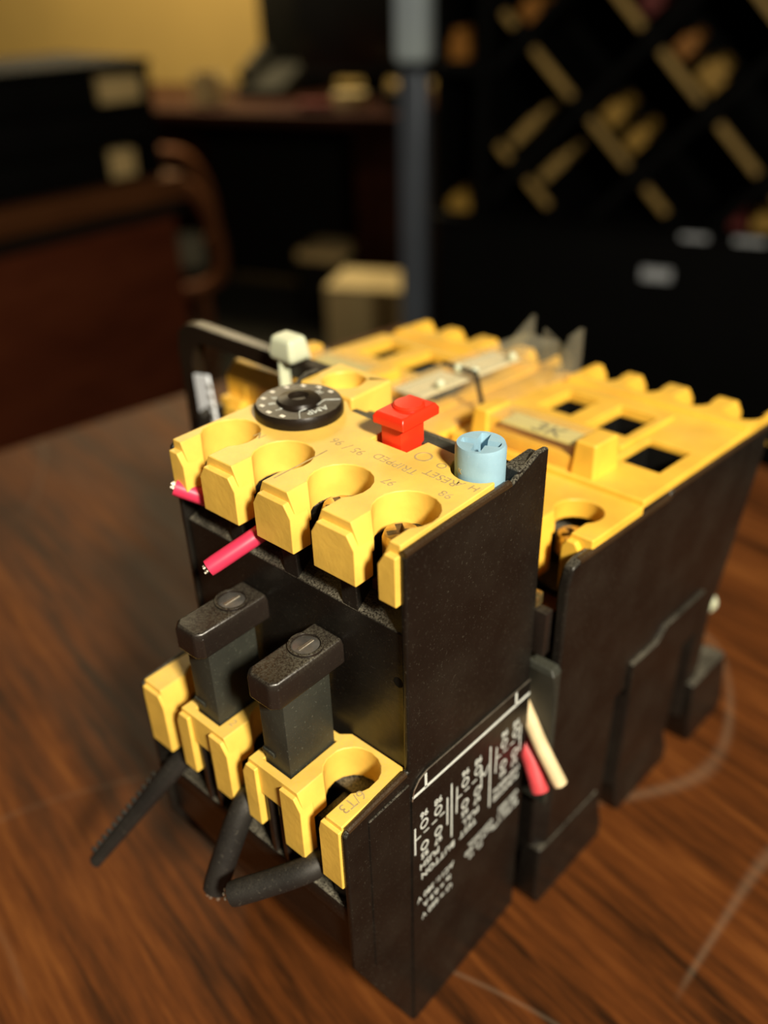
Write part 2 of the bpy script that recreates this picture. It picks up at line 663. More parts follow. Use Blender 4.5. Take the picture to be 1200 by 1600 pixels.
# printing on the upper cover
for s, x, y, sz in (('96', -24.9, 14.3, 2.2), ('95', -20.6, 14.0, 2.2), ('/', -22.7, 14.1, 2.6), ('TRIPPED', -14.3, 14.5, 2.1), ('RESET', -7.2, 15.4, 2.1), ('98', -4.0, 12.4, 2.0), ('97', -11.7, 10.3, 2.0),
                    ('O', -9.1, 18.0, 2.0), ('A', -4.4, 15.7, 1.9), ('H', -2.2, 15.9, 1.9), ('N', -35.0, 8.7, 2.1)):
    relay.text('lettering', s, sz, basis((-1, 0.05, 0), (-0.05, -1, 0), (x, y, H + 0.01)), GREYINK, cover, 0.015)
bm = new_bm()
box(bm, -24.3, -24.05, 1.5, 11.5, H, H + 0.02)
relay.part('printed_line', bm, GREYINK, cover, smooth=0)
bm = new_bm()
prism(bm, circle(-12.6, 18.4, 1.3, 24), H - 0.05, H + 0.03, 'z', holes=[circle(-12.6, 18.4, 1.02, 24)])
relay.part('peep_ring', bm, GREYINK, cover)
# raised yellow block behind the dial, with a round well
bm = new_bm()
prism(bm, rect(-44.6, -32.8, 25.6, 35.2), 90.5, H + 0.3, 'z', holes=[circle(-39.0, 30.4, 3.4, 32)])
blk = relay.part('terminal_block', bm, YELLOW, bevel=0.5, label='yellow block with a round screw well')
bm = new_bm()
lathe(bm, -39.0, 30.4, [(0, 95.0), (3.4, 95.0), (3.4, 97.6), (0, 97.6)], 28)
relay.part('well_floor', bm, YELLOW, blk)
# dark deck and sliding bar behind the cover
bm = new_bm()
box(bm, -33.0, -1.0, 20.5, 29.8, 90.0, 97.2, 0.3)
relay.part('rear_deck', bm, BLACK)
bm = new_bm()
box(bm, -32.0, -9.0, 22.9, 25.6, 97.0, 99.4, 0.4)
relay.part('slide_bar', bm, STALK)

# recess dividers, terminal plates and screws under the upper cover
for xc in (-33.6, -22.5, -11.4):
    bm = new_bm()
    solid(bm, [([(0.4, 86.4), (7.6, 88.8), (7.6, 95.3), (2.4, 95.3), (1.2, 90.5)], xc - 1.4), ([(0.4, 86.4), (7.6, 88.8), (7.6, 95.3), (2.4, 95.3), (1.2, 90.5)], xc + 1.4)], perm=lambda a, b, c: (c + (1.2 if a < 1 else 0.0), a, b))
    relay.part('divider', bm, BLACK, housing, bevel=0.2)
for cx in UPS:
    bm = new_bm()
    box(bm, cx - 3.2, cx + 3.2, 3.4, 7.4, 88.4, 90.0, 0.15)
    relay.part('terminal_plate', bm, COPPER, bevel=0)


def screw(thing, cx, cy, z, rr, h, mat, name='terminal_screw'):
    bm = new_bm()
    k = rr * 0.2
    cross = [(-k, -rr * .75), (k, -rr * .75), (k, -k), (rr * .75, -k), (rr * .75, k), (k, k), (k, rr * .75), (-k, rr * .75), (-k, k), (-rr * .75, k), (-rr * .75, -k), (-k, -k)]
    a = math.radians(random.uniform(0, 90))
    cross = [(cx + x * math.cos(a) - y * math.sin(a), cy + x * math.sin(a) + y * math.cos(a)) for x, y in cross]
    rings = [(circle(cx, cy, rr, 28), z), (circle(cx, cy, rr, 28), z + h * 0.75), (circle(cx, cy, rr * 0.88, 28), z + h)]
    solid(bm, rings, [[(cross, z), (cross, z + h * 0.75), (cross, z + h)]])
    s = thing.part(name, bm, mat, smooth=40)
    bm = new_bm()
    lathe(bm, cx, cy, [(0, z - 0.2), (rr * .97, z - 0.2), (rr * .97, z + h * 0.3), (0, z + h * 0.3)], 24)
    thing.part('screw_core', bm, mat, s)
    return s


screw(relay, -39.2, 6.0, 90.2, 3.1, 2.6, BRASS)
screw(relay, -28.0, 6.0, 90.2, 3.1, 2.6, BRASS)
screw(relay, -17.2, 6.6, 93.6, 2.6, 3.0, BRASS)
screw(relay, -6.0, 6.0, 94.0, 2.5, 3.2, BRASS)

# red push button
bm = new_bm()
box(bm, -20.4, -16.7, 18.5, 23.6, 94.5, 103.2, 0.25)
btn = relay.part('push_button', bm, RED, label='red plastic push button')
bm = new_bm()
solid(bm, [(rect(-21.3, -15.6, 17.7, 25.7), 103.1), (rect(-21.3, -15.6, 17.7, 25.7), 104.2), (rect(-20.9, -16.0, 18.1, 25.3), 104.9)])
cap = relay.part('button_cap', bm, RED, btn, bevel=0.25)
bm = new_bm()
lathe(bm, -18.45, 22.2, [(0, 104.8), (2.3, 104.8), (2.3, 105.1), (2.0, 105.35), (0, 105.45)], 36)
relay.part('button_disc', bm, RED, btn)

# pale blue selector knob with a cross recess
bm = new_bm()
kx, ky, kr = -4.75, 20.6, 3.4
cr = []
for q in range(4):
    a = q * PI / 2 + 0.35
    for (rr_, da) in ((2.7, -0.24), (2.75, 0), (2.7, 0.24), (1.05, PI / 4)):
        cr.append((kx + rr_ * math.cos(a + da), ky + rr_ * math.sin(a + da)))
cr0 = [(kx + (x - kx) * 0.72, ky + (y - ky) * 0.72) for x, y in cr]
solid(bm, [(circle(kx, ky, kr, 48), 97.5), (circle(kx, ky, kr, 48), 103.6), (circle(kx, ky, kr * 0.94, 48), 104.2)],
      [[(cr0, 97.5), (cr0, 101.8), (cr, 104.2)]])
knob = relay.part('selector_knob', bm, BLUE, smooth=40, label='pale blue round selector knob with cross recess')
bm = new_bm()
lathe(bm, kx, ky, [(0, 97.4), (3.0, 97.4), (3.0, 102.0), (0, 102.0)], 32)
relay.part('knob_core', bm, BLUE, knob)
relay.text('knob_mark', 'K', 1.0, basis((0.85, -0.2, 0), (0, 0, 1), (-5.6, 17.27, 101.0)), GREYINK, knob, 0.03)

# current setting dial
dx, dy = -36.3, 17.8
bm = new_bm()
lathe(bm, dx, dy, [(0, 99.0), (6.3, 99.0), (6.75, 100.5), (6.75, 101.5), (6.4, 102.1), (3.4, 102.15), (3.1, 102.6), (1.6, 103.0), (1.0, 102.5), (0, 102.4)], 56)
dial = relay.part('setting_dial', bm, DIALM, label='black round dial with white scale marks')
for k in range(9):
    a = math.radians(75 + k * 27)
    mx_, my_ = dx + 5.55 * math.cos(a), dy + 5.55 * math.sin(a)
    bm = new_bm()
    box(bm, mx_ - 0.42, mx_ + 0.42, my_ - 0.3, my_ + 0.3, 102.0, 102.16, 0.05, 1)
    relay.part('scale_mark', bm, PAPER, dial)
relay.text('lettering', 'AMP', 1.9, basis((-0.2, -1, 0), (1, -0.2, 0), (dx + 4.5, dy - 0.6, 102.13)), INK, dial, 0.02)
for s, a in (('8', 235), ('9', 205), ('7', 270), ('10', 85)):
    a = math.radians(a)
    relay.text('lettering', s, 1.5, basis((math.cos(a + PI / 2), math.sin(a + PI / 2), 0), (-math.cos(a), -math.sin(a), 0), (dx + 4.1 * math.cos(a), dy + 4.1 * math.sin(a), 102.13)), INK, dial, 0.02)
bm = new_bm()
tube(bm, [(dx + 4.6, dy - 4.2, 102.14), (dx + 2.9, dy - 2.7, 102.14), (dx + 3.3, dy + 0.8, 102.14), (dx + 2.9, dy + 2.6, 102.14), (dx + 4.6, dy + 4.2, 102.14)], 0.07, 6)
relay.part('scale_line', bm, INK, dial)

# lower terminal cover
LOW = [-37.3, -22.0, -6.65]
PINS = [-29.9, -14.7]
LZ = 63.0
bm = new_bm()
back = [(-1.0, 0.2), (-11.3, 0.2), (-12.6, -0.9), (-44.1, -0.9)]
l1 = slot_outline(-44.1, -1.0, -12.5, back, LOW, -4.6, 4.0, 1.8)
l2 = slot_outline(-44.1, -1.0, -12.5, back, LOW, -4.6, 4.0, 2.7)
ph = [rect(p - 2.75, p + 2.75, -11.2, -2.2) for p in PINS]
solid(bm, [(l1, 57.2), (l1, 60.6), (l2, LZ)], [[(h, 57.2), (h, 60.6), (h, LZ)] for h in ph])
lcover = relay.part('lower_terminal_cover', bm, YELLOW, bevel=0.2, label='yellow slotted lower cover')
for xl, xr, tl, tr in ((-44.15, -39.0, 0.2, 0.9), (-35.6, -32.6, 0.9, 0), (-27.8, -23.7, 0, 1.2), (-20.3, -17.4, 0.9, 0), (-12.5, -8.35, 0, 1.2), (-4.95, -1.05, 0.5, 0)):
    bm = new_bm()
    prism(bm, [(xl, 50.6), (xr, 50.6), (xr, 60.2), (xr - tr, 62.2), (xl + tl, 62.2), (xl, 60.2)], -13.1, -10.6, 'y')
    relay.part('cover_tooth', bm, YELLOW, lcover, bevel=0.2)
relay.text('lettering', '6/T3', 2.3, basis((-0.05, -1, 0), (1, -0.05, 0), (-2.8, -8.6, LZ + 0.01)), GREYINK, lcover, 0.015)
relay.text('lettering', '2', 1.8, basis((1, 0, 0), (0, 1, 0), (-26.0, -9.6, LZ + 0.01)), GREYINK, lcover, 0.015)
# black inner ribs and ledges below the lower cover
for xc in (-41.6, -30.2, -15.0, -2.9):
    bm = new_bm()
    prism(bm, [(-11.4, 44.9), (-3.8, 44.9), (-3.8, 57.0), (-9.8, 57.0), (-10.4, 51.0)], xc - 2.0, xc + 2.0, 'x')
    relay.part('divider', bm, BLACK, housing, bevel=0.2)
    if xc in (-30.2, -15.0):
        for q in (-1.3, 1.3):
            bm = new_bm()
            box(bm, xc + q - 0.5, xc + q + 0.5, -12.3, -11.0, 43.0, 61.5, 0.15)
            relay.part('guide_rib', bm, PINBLACK, housing)
bm = new_bm()
box(bm, -44.0, -1.1, -12.4, -11.2, 41.6, 45.2, 0.3)
relay.part('front_lip', bm, BLACK)
for cx in LOW:
    bm = new_bm()
    box(bm, cx - 2.6, cx + 2.6, -9.5, -3.6, 48.0, 56.0, 0.3)
    relay.part('clamp_block', bm, BLACK, bevel=0)

# two black capped plungers standing in the lower cover
for i, p in enumerate(PINS):
    bm = new_bm()
    box(bm, p - 2.6, p + 2.6, -11.0, -2.3, 50.0, 76.2, 0.3)
    pl = relay.part('busbar_stalk', bm, STALK)
    bm = new_bm()
    o_ = [(p - 3.0, -11.6), (p - 2.0, -12.6), (p + 2.0, -12.6), (p + 3.0, -11.6), (p + 3.0, 0.4), (p - 3.0, 0.4)]
    t_ = [(p + (x - p) * 0.86, y * 0.965 - 0.1) for x, y in o_]
    solid(bm, [(o_, 76.2), (o_, 79.4), (t_, 80.4)])
    relay.part('stalk_cap', bm, PINBLACK, pl, bevel=0.35)
    bm = new_bm()
    prism(bm, circle(p, -3.9, 2.5, 32), 79.9, 80.75, 'z', holes=[circle(p, -3.9, 2.05, 32)])
    relay.part('screw_collar', bm, PINBLACK, pl, bevel=0.1)
    bm = new_bm()
    lathe(bm, p, -3.9, [(0, 79.9), (2.05, 79.9), (2.05, 80.35), (1.8, 80.5), (0, 80.5)], 28)
    relay.part('screw_head', bm, STEEL, pl)
    bm = new_bm()
    box(bm, p - 0.25, p + 0.25, -5.3, -2.5, 80.45, 80.62, 0.05, 1)
    relay.part('screw_slot', bm, STRAND, pl)
    bm = new_bm()
    box(bm, p - 2.75, p - 0.4, -11.25, -10.6, 64.5, 65.4, 0.15)
    relay.part('stalk_catch', bm, STALK, pl)

# printed plate on the right side
bm = new_bm()
plate_pts = [(0.05, 0.6), (29.8, 0.6), (29.8, 59.3), (3.4, 61.0), (1.6, 60.4), (0.5, 59.2), (0.05, 57.6)]
prism(bm, plate_pts, -0.1, 0.28, 'x')
plate = relay.part('printed_plate', bm, BLACK, bevel=0.06, label='black side plate with white printed switch diagrams')
bm = new_bm()
for a, b in (((0.1, 57.4), (0.5, 59.3)), ((0.5, 59.3), (1.6, 60.5)), ((1.6, 60.5), (3.4, 61.1)), ((3.4, 61.1), (29.7, 59.4))):
    tube(bm, [(0.27, a[0], a[1]), (0.27, b[0], b[1])], 0.10, 6)
relay.part('plate_rim', bm, STRAND, plate)


def ink_line(y0, z0, y1, z1, wd=0.3):
    bm = new_bm()
    dirv = Vector((0, y1 - y0, z1 - z0))
    n_ = Vector((0, -dirv.z, dirv.y)).normalized() * wd * 0.5
    a, b = Vector((0, y0, z0)), Vector((0, y1, z1))
    pts = [a - n_, b - n_, b + n_, a + n_]
    prism(bm, [(p.y, p.z) for p in pts], 0.27, 0.31, 'x')
    relay.part('printed_line', bm, INK, plate, smooth=0)


def ink_ring(y, z, rr=0.95):
    bm = new_bm()
    prism(bm, [(y + q * 0.95, z + w_) for q, w_ in circle(0, 0, rr, 20)], 0.27, 0.31, 'x', holes=[[(y + q * 0.95, z + w_) for q, w_ in circle(0, 0, rr - 0.26, 20)]])
    relay.part('printed_ring', bm, INK, plate, smooth=0)


def ink_text(s, y, z, size, space=1.0):
    relay.text('lettering', s, size, basis((0, -1, 0), (0, 0, -1), (0.29, y, z)), INK, plate, 0.02, space=space)


ink_line(0.1, 58.0, 29.8, 56.4, 0.55)
ink_line(3.1, 57.8, 3.05, 60.6, 0.5)
ink_line(25.9, 56.6, 25.7, 59.3, 0.5)
for k, y0 in enumerate((0.0, 10.0, 20.4)):
    ink_text('96', y0 + 2.7, 52.5, 1.9)
    ink_ring(y0 + 2.7, 50.3)
    ink_ring(y0 + 2.8, 45.3)
    ink_text('95', y0 + 2.8, 43.3, 1.9)
    ink_text('98', y0 + 6.0, 52.3, 1.9)
    ink_ring(y0 + 6.0, 50.1)
    ink_ring(y0 + 6.1, 45.3)
    ink_text('97', y0 + 6.1, 43.3, 1.9)
    ink_line(y0 + 0.6, 51.0, y0 + 0.6, 45.1, 0.28)
    for q in range(4):
        ink_line(y0 + 0.7 + q * 1.9, 48.3, y0 + 1.9 + q * 1.9, 48.25, 0.22)
    if k != 1:
        ink_line(y0 + (8.2 if k == 0 else 7.4), 50.8, y0 + (8.3 if k == 0 else 7.6), 44.6, 0.28)
    else:
        ink_line(y0 + 6.9, 50.2, y0 + 7.1, 45.0, 0.28)
        ink_line(y0 + 7.1, 48.3, y0 + 8.0, 47.2, 0.24)
        ink_line(y0 + 8.0, 47.2, y0 + 8.9, 48.9, 0.24)
ink_line(9.2, 53.0, 9.45, 40.6, 0.3)
ink_line(19.2, 52.6, 19.7, 38.1, 0.3)
ink_text('PUSH', 4.0, 41.0, 2.0)
ink_text('PULL', 14.5, 40.8, 2.0)
ink_text('TEST  BUTTON', 9.0, 38.5, 2.0, 1.05)
ink_text('(GENERAL', 24.4, 40.6, 1.7)
ink_text('PURPOSE)', 24.4, 38.7, 1.7)
ink_text('AC11: 380 V', 5.6, 33.4, 1.75)
ink_text('Ie = 0.9 A', 6.0, 30.8, 1.75)
ink_text('Ui = 660 V', 6.0, 28.2, 1.75)
for j, (s, y, z) in enumerate((('VDE 0660', 25.6, 34.4), ('IEC 292-1', 25.3, 32.8), ('BS 4941 UTE', 24.9, 31.2), ('CONTROL', 17.6, 33.6), ('DUTY C 600', 17.2, 32.0), ('CL. 10', 16.4, 30.3))):
    ink_text(s, y, z, 1.45)


# ================================================================== contactors
def warp(co):
    return Vector((co.x + 0.045 * (co.y - 32), co.y, co.z * (1 - 0.0006 * max(0.0, co.y - 32))))


def make_contactor(label):
    t = Thing('contactor', (-18, 68, 0), label, 'contactor', 'contactors behind the relay', warp)
    XL = -37.0
    bm = new_bm()
    prism(bm, [(33.6, 40), (92.5, 40), (94.5, 44), (103, 75.5), (47, 75.5), (47, 70), (40.5, 70), (40.5, 58), (33.6, 56)], XL + 1.9, 1.5, 'x')
    body = t.part('upper_housing', bm, BLACK, bevel=0.4)
    for x0, x1 in ((XL, XL + 2.0), (1.4, 3.4)):
        bm = new_bm()
        prism(bm, [(33.2, 40), (93, 40), (95, 44), (105, 81.2), (104, 82.0), (64, 82.0), (63, 81.0), (46, 80.8), (36, 80.9), (34.2, 80.2), (33.0, 77.0)], x0, x1, 'x')
        t.part('side_panel', bm, BLACK, bevel=0.6)
    bm = new_bm()
    tube(bm, [(2.75, 36, 80.4), (2.75, 46, 80.4), (2.75, 63, 80.6), (2.75, 65, 81.4), (2.75, 104, 81.5)], 0.7, 10)
    t.part('worn_edge', bm, EDGE)
    # coil base with deep side grooves
    base_o = [(XL, 33.5), (0.9, 33.5), (2.9, 36), (2.9, 55.5), (0.2, 56.5), (0.2, 60.5), (2.9, 61.5), (2.9, 83), (0.2, 84), (0.2, 88), (2.9, 89), (2.9, 94.5), (XL, 94.5)]
    bm = new_bm()
    solid(bm, [(base_o, 9.0), (base_o, 41.0)])
    t.part('coil_base', bm, BLACK, bevel=0.4)
    bm = new_bm()
    prism(bm, [(58, 38.0), (86, 38.0), (86, 49.0), (70, 49.0), (67, 46.5), (58, 46.5)], 2.6, 4.2, 'x')
    t.part('side_latch', bm, BLACK, bevel=0.4)
    for (fx0, fx1, fy0, fy1, fz) in ((-1.0, 4.0, 31.5, 55.5, 15), (XL, -31, 31.5, 52, 15), (-1.0, 3.6, 61.5, 83.5, 12), (-1.0, 5.2, 90, 108, 19), (XL, -31, 92, 108, 19)):
        bm = new_bm()
        solid(bm, [(rect(fx0, fx1, fy0 + 1.5, fy1), 0.0), (rect(fx0, fx1, fy0, fy1), 4), (rect(fx0, fx1 - 0.8, fy0 + (2 if fy0 < 40 else 0), fy1 - 2), fz)])
        t.part('foot', bm, BLACK, bevel=0.6)
    # main yellow cover with three rectangular wells lined in black
    wells = [rect(-31.4, -24.2, 75, 86), rect(-19.6, -11.4, 73.5, 86), rect(-8.4, -0.2, 65.5, 77.0)]
    bm = new_bm()
    prism(bm, rect(XL + 0.4, 3.1, 54.4, 94), 82.2, 83.8, 'z', wells)
    cv = t.part('top_cover', bm, YELLOW_B, bevel=0.35, label='yellow top cover with dark rectangular wells')
    bm = new_bm()
    prism(bm, rect(XL + 2.1, 1.3, 54.6, 93.8), 75.4, 82.3, 'z', [[(x, y) for x, y in wr] for wr in wells])
    t.part('well_liner', bm, BLACKMET, cv)
    bm = new_bm()
    prism(bm, [(XL + 0.5, 66), (-24, 66), (-20, 69), (-9.6, 69), (-9.6, 89), (XL + 0.5, 89)], 83.6, 84.7, 'z', [rect(-31.4, -24.2, 75, 86), rect(-19.6, -11.4, 73.5, 86)])
    t.part('raised_deck', bm, YELLOW_B, cv, bevel=0.35)
    # front terminal row, set back between the side panels
    fs = [-26.8, -15.3, -3.8]
    bm = new_bm()
    fb = [(3.0, 54.8), (XL + 1.0, 54.8)]
    q1 = slot_outline(XL + 1.0, 3.0, 39.6, fb, fs, 46.4, 3.9, 2.0)
    q2 = slot_outline(XL + 1.0, 3.0, 39.6, fb, fs, 46.4, 3.9, 2.9)
    solid(bm, [(q1, 79.0), (q1, 80.4), (q2, 82.6)])
    fr = t.part('front_terminal_cover', bm, YELLOW_B, bevel=0.3)
    for xl, xr in ((-34.0, -28.7), (-24.9, -17.2), (-13.4, -5.7), (-1.9, 1.3)):
        bm = new_bm()
        prism(bm, [(xl + 0.9, 71.0), (xr - 0.9, 71.0), (xr, 72.2), (xr, 80.2), (xr - 0.8, 81.6), (xl + 0.8, 81.6), (xl, 80.2), (xl, 72.2)], 38.6, 42.2, 'y')
        t.part('cover_tooth', bm, YELLOW_B, fr, bevel=0.3)
    for cx in fs:
        screw(t, cx, 45.4, 75.4, 2.8, 3.2, BRASS)
        bm = new_bm()
        box(bm, cx - 3.0, cx + 3.0, 35.5, 42.0, 67.0, 68.6, 0.3)
        t.part('terminal_plate', bm, COPPER)
    # rear terminal row
    rs = [-31.6, -22.0, -11.3, -0.9]
    bm = new_bm()
    q = slot_outline(-2.9, -XL - 0.4, -105.5, [(-XL - 0.4, -93), (-2.9, -93)], [-c for c in reversed(rs)], -99.5, 3.6, 2.4)
    q = [(-x, -y) for x, y in q]
    qt = slot_outline(-2.9, -XL - 0.4, -104.6, [(-XL - 0.4, -93), (-2.9, -93)], [-c for c in reversed(rs)], -99.5, 3.6, 3.2)
    qt = [(-x, -y) for x, y in qt]
    solid(bm, [(q, 76.0), (q, 82.0), (qt, 84.6)])
    t.part('rear_terminal_cover', bm, YELLOW_B, bevel=0.4)
    for cx in rs:
        screw(t, cx, 99.0, 75.0, 2.8, 3.0, STEEL)
    # marker holder
    for x0, x1 in ((-32.6, -28.6), (-11.4, -6.6)):
        bm = new_bm()
        solid(bm, [(rect(x0, x1, 54.9, 63.0), 83.4), (rect(x0 + 0.4, x1 - 0.4, 55.3, 62.6), 90.2)])
        t.part('marker_post', bm, YELLOW_B, bevel=0.5)
    bm = new_bm()
    box(bm, -29.0, -11.0, 55.6, 62.0, 83.5, 86.6, 0.2)
    hold = t.part('marker_bed', bm, YELLOW_B)
    bm = new_bm()
    box(bm, -27.0, -11.8, 56.4, 61.6, 88.2, 88.5)
    mk = t.part('marker_paper', bm, PALEPAPER, hold, label='yellowed paper marker')
    bm = new_bm()
    prism(bm, [(55.5, 84.0), (56.1, 84.0), (56.1, 88.8), (61.7, 88.8), (61.7, 84.0), (62.3, 84.0), (62.3, 89.6), (55.5, 89.6)], -28.8, -11.2, 'x')
    t.part('marker_lens', bm, CLEAR, hold)
    return t, mk


rc, mk = make_contactor('yellow topped contactor with clear marker window, right behind the relay')
rc.text('lettering', '3K', 5.4, basis((1, 0, 0), (0, 1, 0), (-18.4, 58.8, 88.53)), DARKINK, mk.parent, 0.02)


def copy_tree(o, parent=None):
    c = o.copy()
    COL.objects.link(c)
    c.parent = parent
    for ch in o.children:
        if ch.name.startswith('lettering'):
            continue
        copy_tree(ch, c)
    return c


lc = copy_tree(rc.root)
lc.location = rc.root.location + Vector((-0.0482, -0.001, 0))
lc['label'] = 'yellow topped contactor at the far left behind the black bracket and cable tie'

# ================================================================== interlock between the contactors
il = Thing('mechanical_interlock', (-43, 72, 0), 'narrow interlock with clear plastic cover and paper labels between the two contactors', 'interlock', None, warp)
bm = new_bm()
box(bm, -44.4, -37.4, 44, 100, 0, 80, 0.5)
il.part('housing', bm, BLACK)
bm = new_bm()
box(bm, -44.2, -37.6, 47, 97, 80, 84.0, 0.5)
il.part('yellow_bed', bm, YELLOW_B)
for y0, y1 in ((50.5, 64.0), (66.5, 80.5)):
    for xq in (-47.0, -43.2):
        bm = new_bm()
        box(bm, xq, xq + 3.2, y0, y1, 90.8, 91.1)
        il.part('paper_label', bm, PAPER)
bm = new_bm()
prism(bm, [(-47.6, 85.5), (-47.1, 85.5), (-47.1, 91.6), (-39.6, 91.6), (-37.6, 84.2), (-37.0, 84.2), (-39.2, 92.3), (-47.6, 92.3)], 48, 93, 'y')
cvr = il.part('clear_cover', bm, CLEAR)
for xq, yq in ((-43.6, 65.2), (-40.4, 56.0), (-40.2, 66.0), (-40.2, 78.0)):
    bm = new_bm()
    lathe(bm, xq, yq, [(0, 91.5), (0.8, 91.5), (0.8, 92.6), (0.5, 93.0), (0, 93.1)], 16)
    il.part('rivet', bm, NYLON, cvr)
bm = new_bm()
tube(bm, [(-47.4, 65.2, 92.3), (-39.4, 65.2, 92.3), (-37.3, 65.2, 84.6)], 0.5, 8)
il.part('band', bm, DIALM, cvr)
for (x0, x1, y0, y1, z1) in ((-46.0, -45.0, 84.0, 92.8, 97.0), (-37.0, -36.0, 86.0, 97.5, 94.8)):
    bm = new_bm()
    zb = 92.3 if x0 < -40 else 84.2
    prism(bm, [(y0, zb), (y1, zb), (y1, z1), (y0 + 7, z1 - 1)], x0, x1, 'x')
    il.part('clear_fin', bm, CLEAR, bevel=0.15)
bm = new_bm()
prism(bm, [(-44.0, 84.0), (-37.2, 84.0), (-37.2, 89.0), (-40, 91.0), (-44.0, 93.5)], 94.5, 95.3, 'y')
il.part('clear_end', bm, CLEAR)

# ================================================================== bracket over the left contactor
brk = Thing('cover_bracket', (-66, 38, 0), 'black arched bracket with a white strip label left of the dial', 'bracket')
outer = [(-92.0, 0.0), (-88.0, 0.0)]
arch_o = [(-92.5, 0), (-92.5, 91.5), (-91.6, 95.4), (-89, 97.3), (-86, 97.8), (-46.5, 97.2), (-40.5, 95.5), (-38.0, 92.5), (-38.0, 90.4), (-41.5, 92.6), (-47.0, 93.8), (-84.5, 94.2), (-87.0, 92.6), (-88.0, 89.5), (-88.0, 0)]
bm = new_bm()
prism(bm, arch_o, 35.9, 39.0, 'y')
arch = brk.part('arch', bm, DIALM, bevel=0.35)
bm = new_bm()
prism(bm, [(-87.0, 73.6), (-81.6, 74.8), (-82.8, 88.0), (-87.4, 87.2)], 35.2, 35.8, 'y')
st = brk.part('strip_label', bm, WHITE, label='white strip label')
for k in range(5):
    bm = new_bm()
    box(bm, -83.3, -82.1, 35.14, 35.22, 76.4 + k * 2.2, 77.4 + k * 2.2)
    brk.part('print_mark', bm, DARKINK, st)

# yellow auxiliary block on the front of the left contactor, seen under the arch
def left_part(name, bm, mat, bevel, label=None):
    for v in bm.verts:
        v.co = (v.co - Vector((-66.2, 67.0, 0))) * MM
    o = link_mesh(name, bm, mat, lc, 32, bevel * MM)
    if label:
        o['label'] = label
    return o


bm = new_bm()
solid(bm, [(rect(-84.5, -65.5, 41.0, 49.5), 81.5), (rect(-84.5, -65.5, 41.0, 49.5), 86.0), (rect(-83.5, -66.5, 43.0, 49.5), 89.0)])
left_part('auxiliary_block', bm, YELLOW_B, 0.5, 'yellow auxiliary block under the black arch')
for xq in (-78.5, -71.5):
    bm = new_bm()
    box(bm, xq - 0.6, xq + 0.6, 40.6, 41.4, 76.0, 85.0, 0.2)
    left_part('auxiliary_rib', bm, YELLOW_B, 0)

# cable tie round the bracket
tie = Thing('cable_tie', (-58, 37.5, 88), 'pale natural nylon cable tie looped over the black bracket', 'cable tie')
bm = new_bm()
solid(bm, [(rect(-60.6, -55.0, 33.4, 38.0), 97.6), (rect(-61.0, -54.6, 33.2, 38.2), 99.2), (rect(-60.4, -55.2, 33.6, 37.8), 102.3)])
tie.part('head', bm, NYLON, bevel=0.9, seg=3)
bm = new_bm()
tube(bm, [(-58.6, 35.0, 98.4), (-58.6, 34.9, 95), (-58.5, 34.9, 91.0), (-58.2, 34.9, 87.5)], 1.3, 10, flat=0.45)
tie.part('strap', bm, NYLON)
bm = new_bm()
tube(bm, [(-58.5, 35.2, 98.4), (-58.5, 37.4, 98.6), (-58.5, 40.0, 98.4), (-58.5, 40.4, 95), (-58.5, 40.0, 90)], 1.3, 10, flat=0.4)
tie.part('loop', bm, NYLON)


# ================================================================== cut wires
def wire(name, label, pts, rad, mat, core=None, cat='wire', group=None, base=None):
    t = Thing(name, base or pts[0], label, cat, group)
    bm = new_bm()
    # smooth the path
    P = [V3(p) for p in pts]
    if len(P) > 2:
        out = []
        for i in range(len(P) - 1):
            p0, p1, p2, p3 = P[max(i - 1, 0)], P[i], P[i + 1], P[min(i + 2, len(P) - 1)]
            for s in range(5):
                u = s / 5
                out.append(0.5 * ((2 * p1) + (p2 - p0) * u + (2 * p0 - 5 * p1 + 4 * p2 - p3) * u * u + (3 * p1 - p0 - 3 * p2 + p3) * u ** 3))
        P = out + [P[-1]]
    n = len(P)
    tube(bm, P, [rad] * (n - 1) + [rad * 0.95], 18, 0.012)
    t.part('insulation', bm, mat)
    if core:
        d_ = (P[-1] - P[-2]).normalized()
        u, v = frame_of(d_)
        for k in range(core[0]):
            a = 2.4 * k
            rr = rad * 0.5 * math.sqrt((k + 0.3) / core[0])
            off = u * math.cos(a) * rr + v * math.sin(a) * rr
            bm = new_bm()
            tube(bm, [P[-1] + off - d_ * 1.0, P[-1] + off + d_ * random.uniform(0.2, core[1])], core[2], 6)
            t.part('strand', bm, STRAND)
    return t


wire('cut_wire', 'pink cut wire stub at the leftmost slot of the upper yellow cover', [(-37.0, 5.0, 88.8), (-39.2, 2.4, 90.6), (-43.4, -1.4, 93.2)], 1.3, PINK, (6, 0.7, 0.22))
wire('cut_wire', 'pink cut wire stub pointing forward from the second slot of the upper cover', [(-27.4, 5.5, 91.4), (-28.0, 1.0, 90.2), (-31.0, -6.2, 86.9)], 1.3, PINK, (6, 0.9, 0.22))
wire('cut_wire', 'black cut wire stub hanging down from the middle lower slot', [(-22.0, -8.0, 52.5), (-22.0, -12.6, 50.8), (-22.2, -17.0, 44.0), (-22.3, -20.0, 38.4)], 2.0, RUBBER, (12, 1.5, 0.26))
wire('cut_wire', 'black cut wire stub sticking out left from the rightmost lower slot', [(-6.6, -8.0, 49.8), (-7.6, -12.8, 49.4), (-11.6, -17.0, 46.9), (-16.0, -21.0, 44.4)], 1.9, RUBBER, (12, 1.3, 0.26))
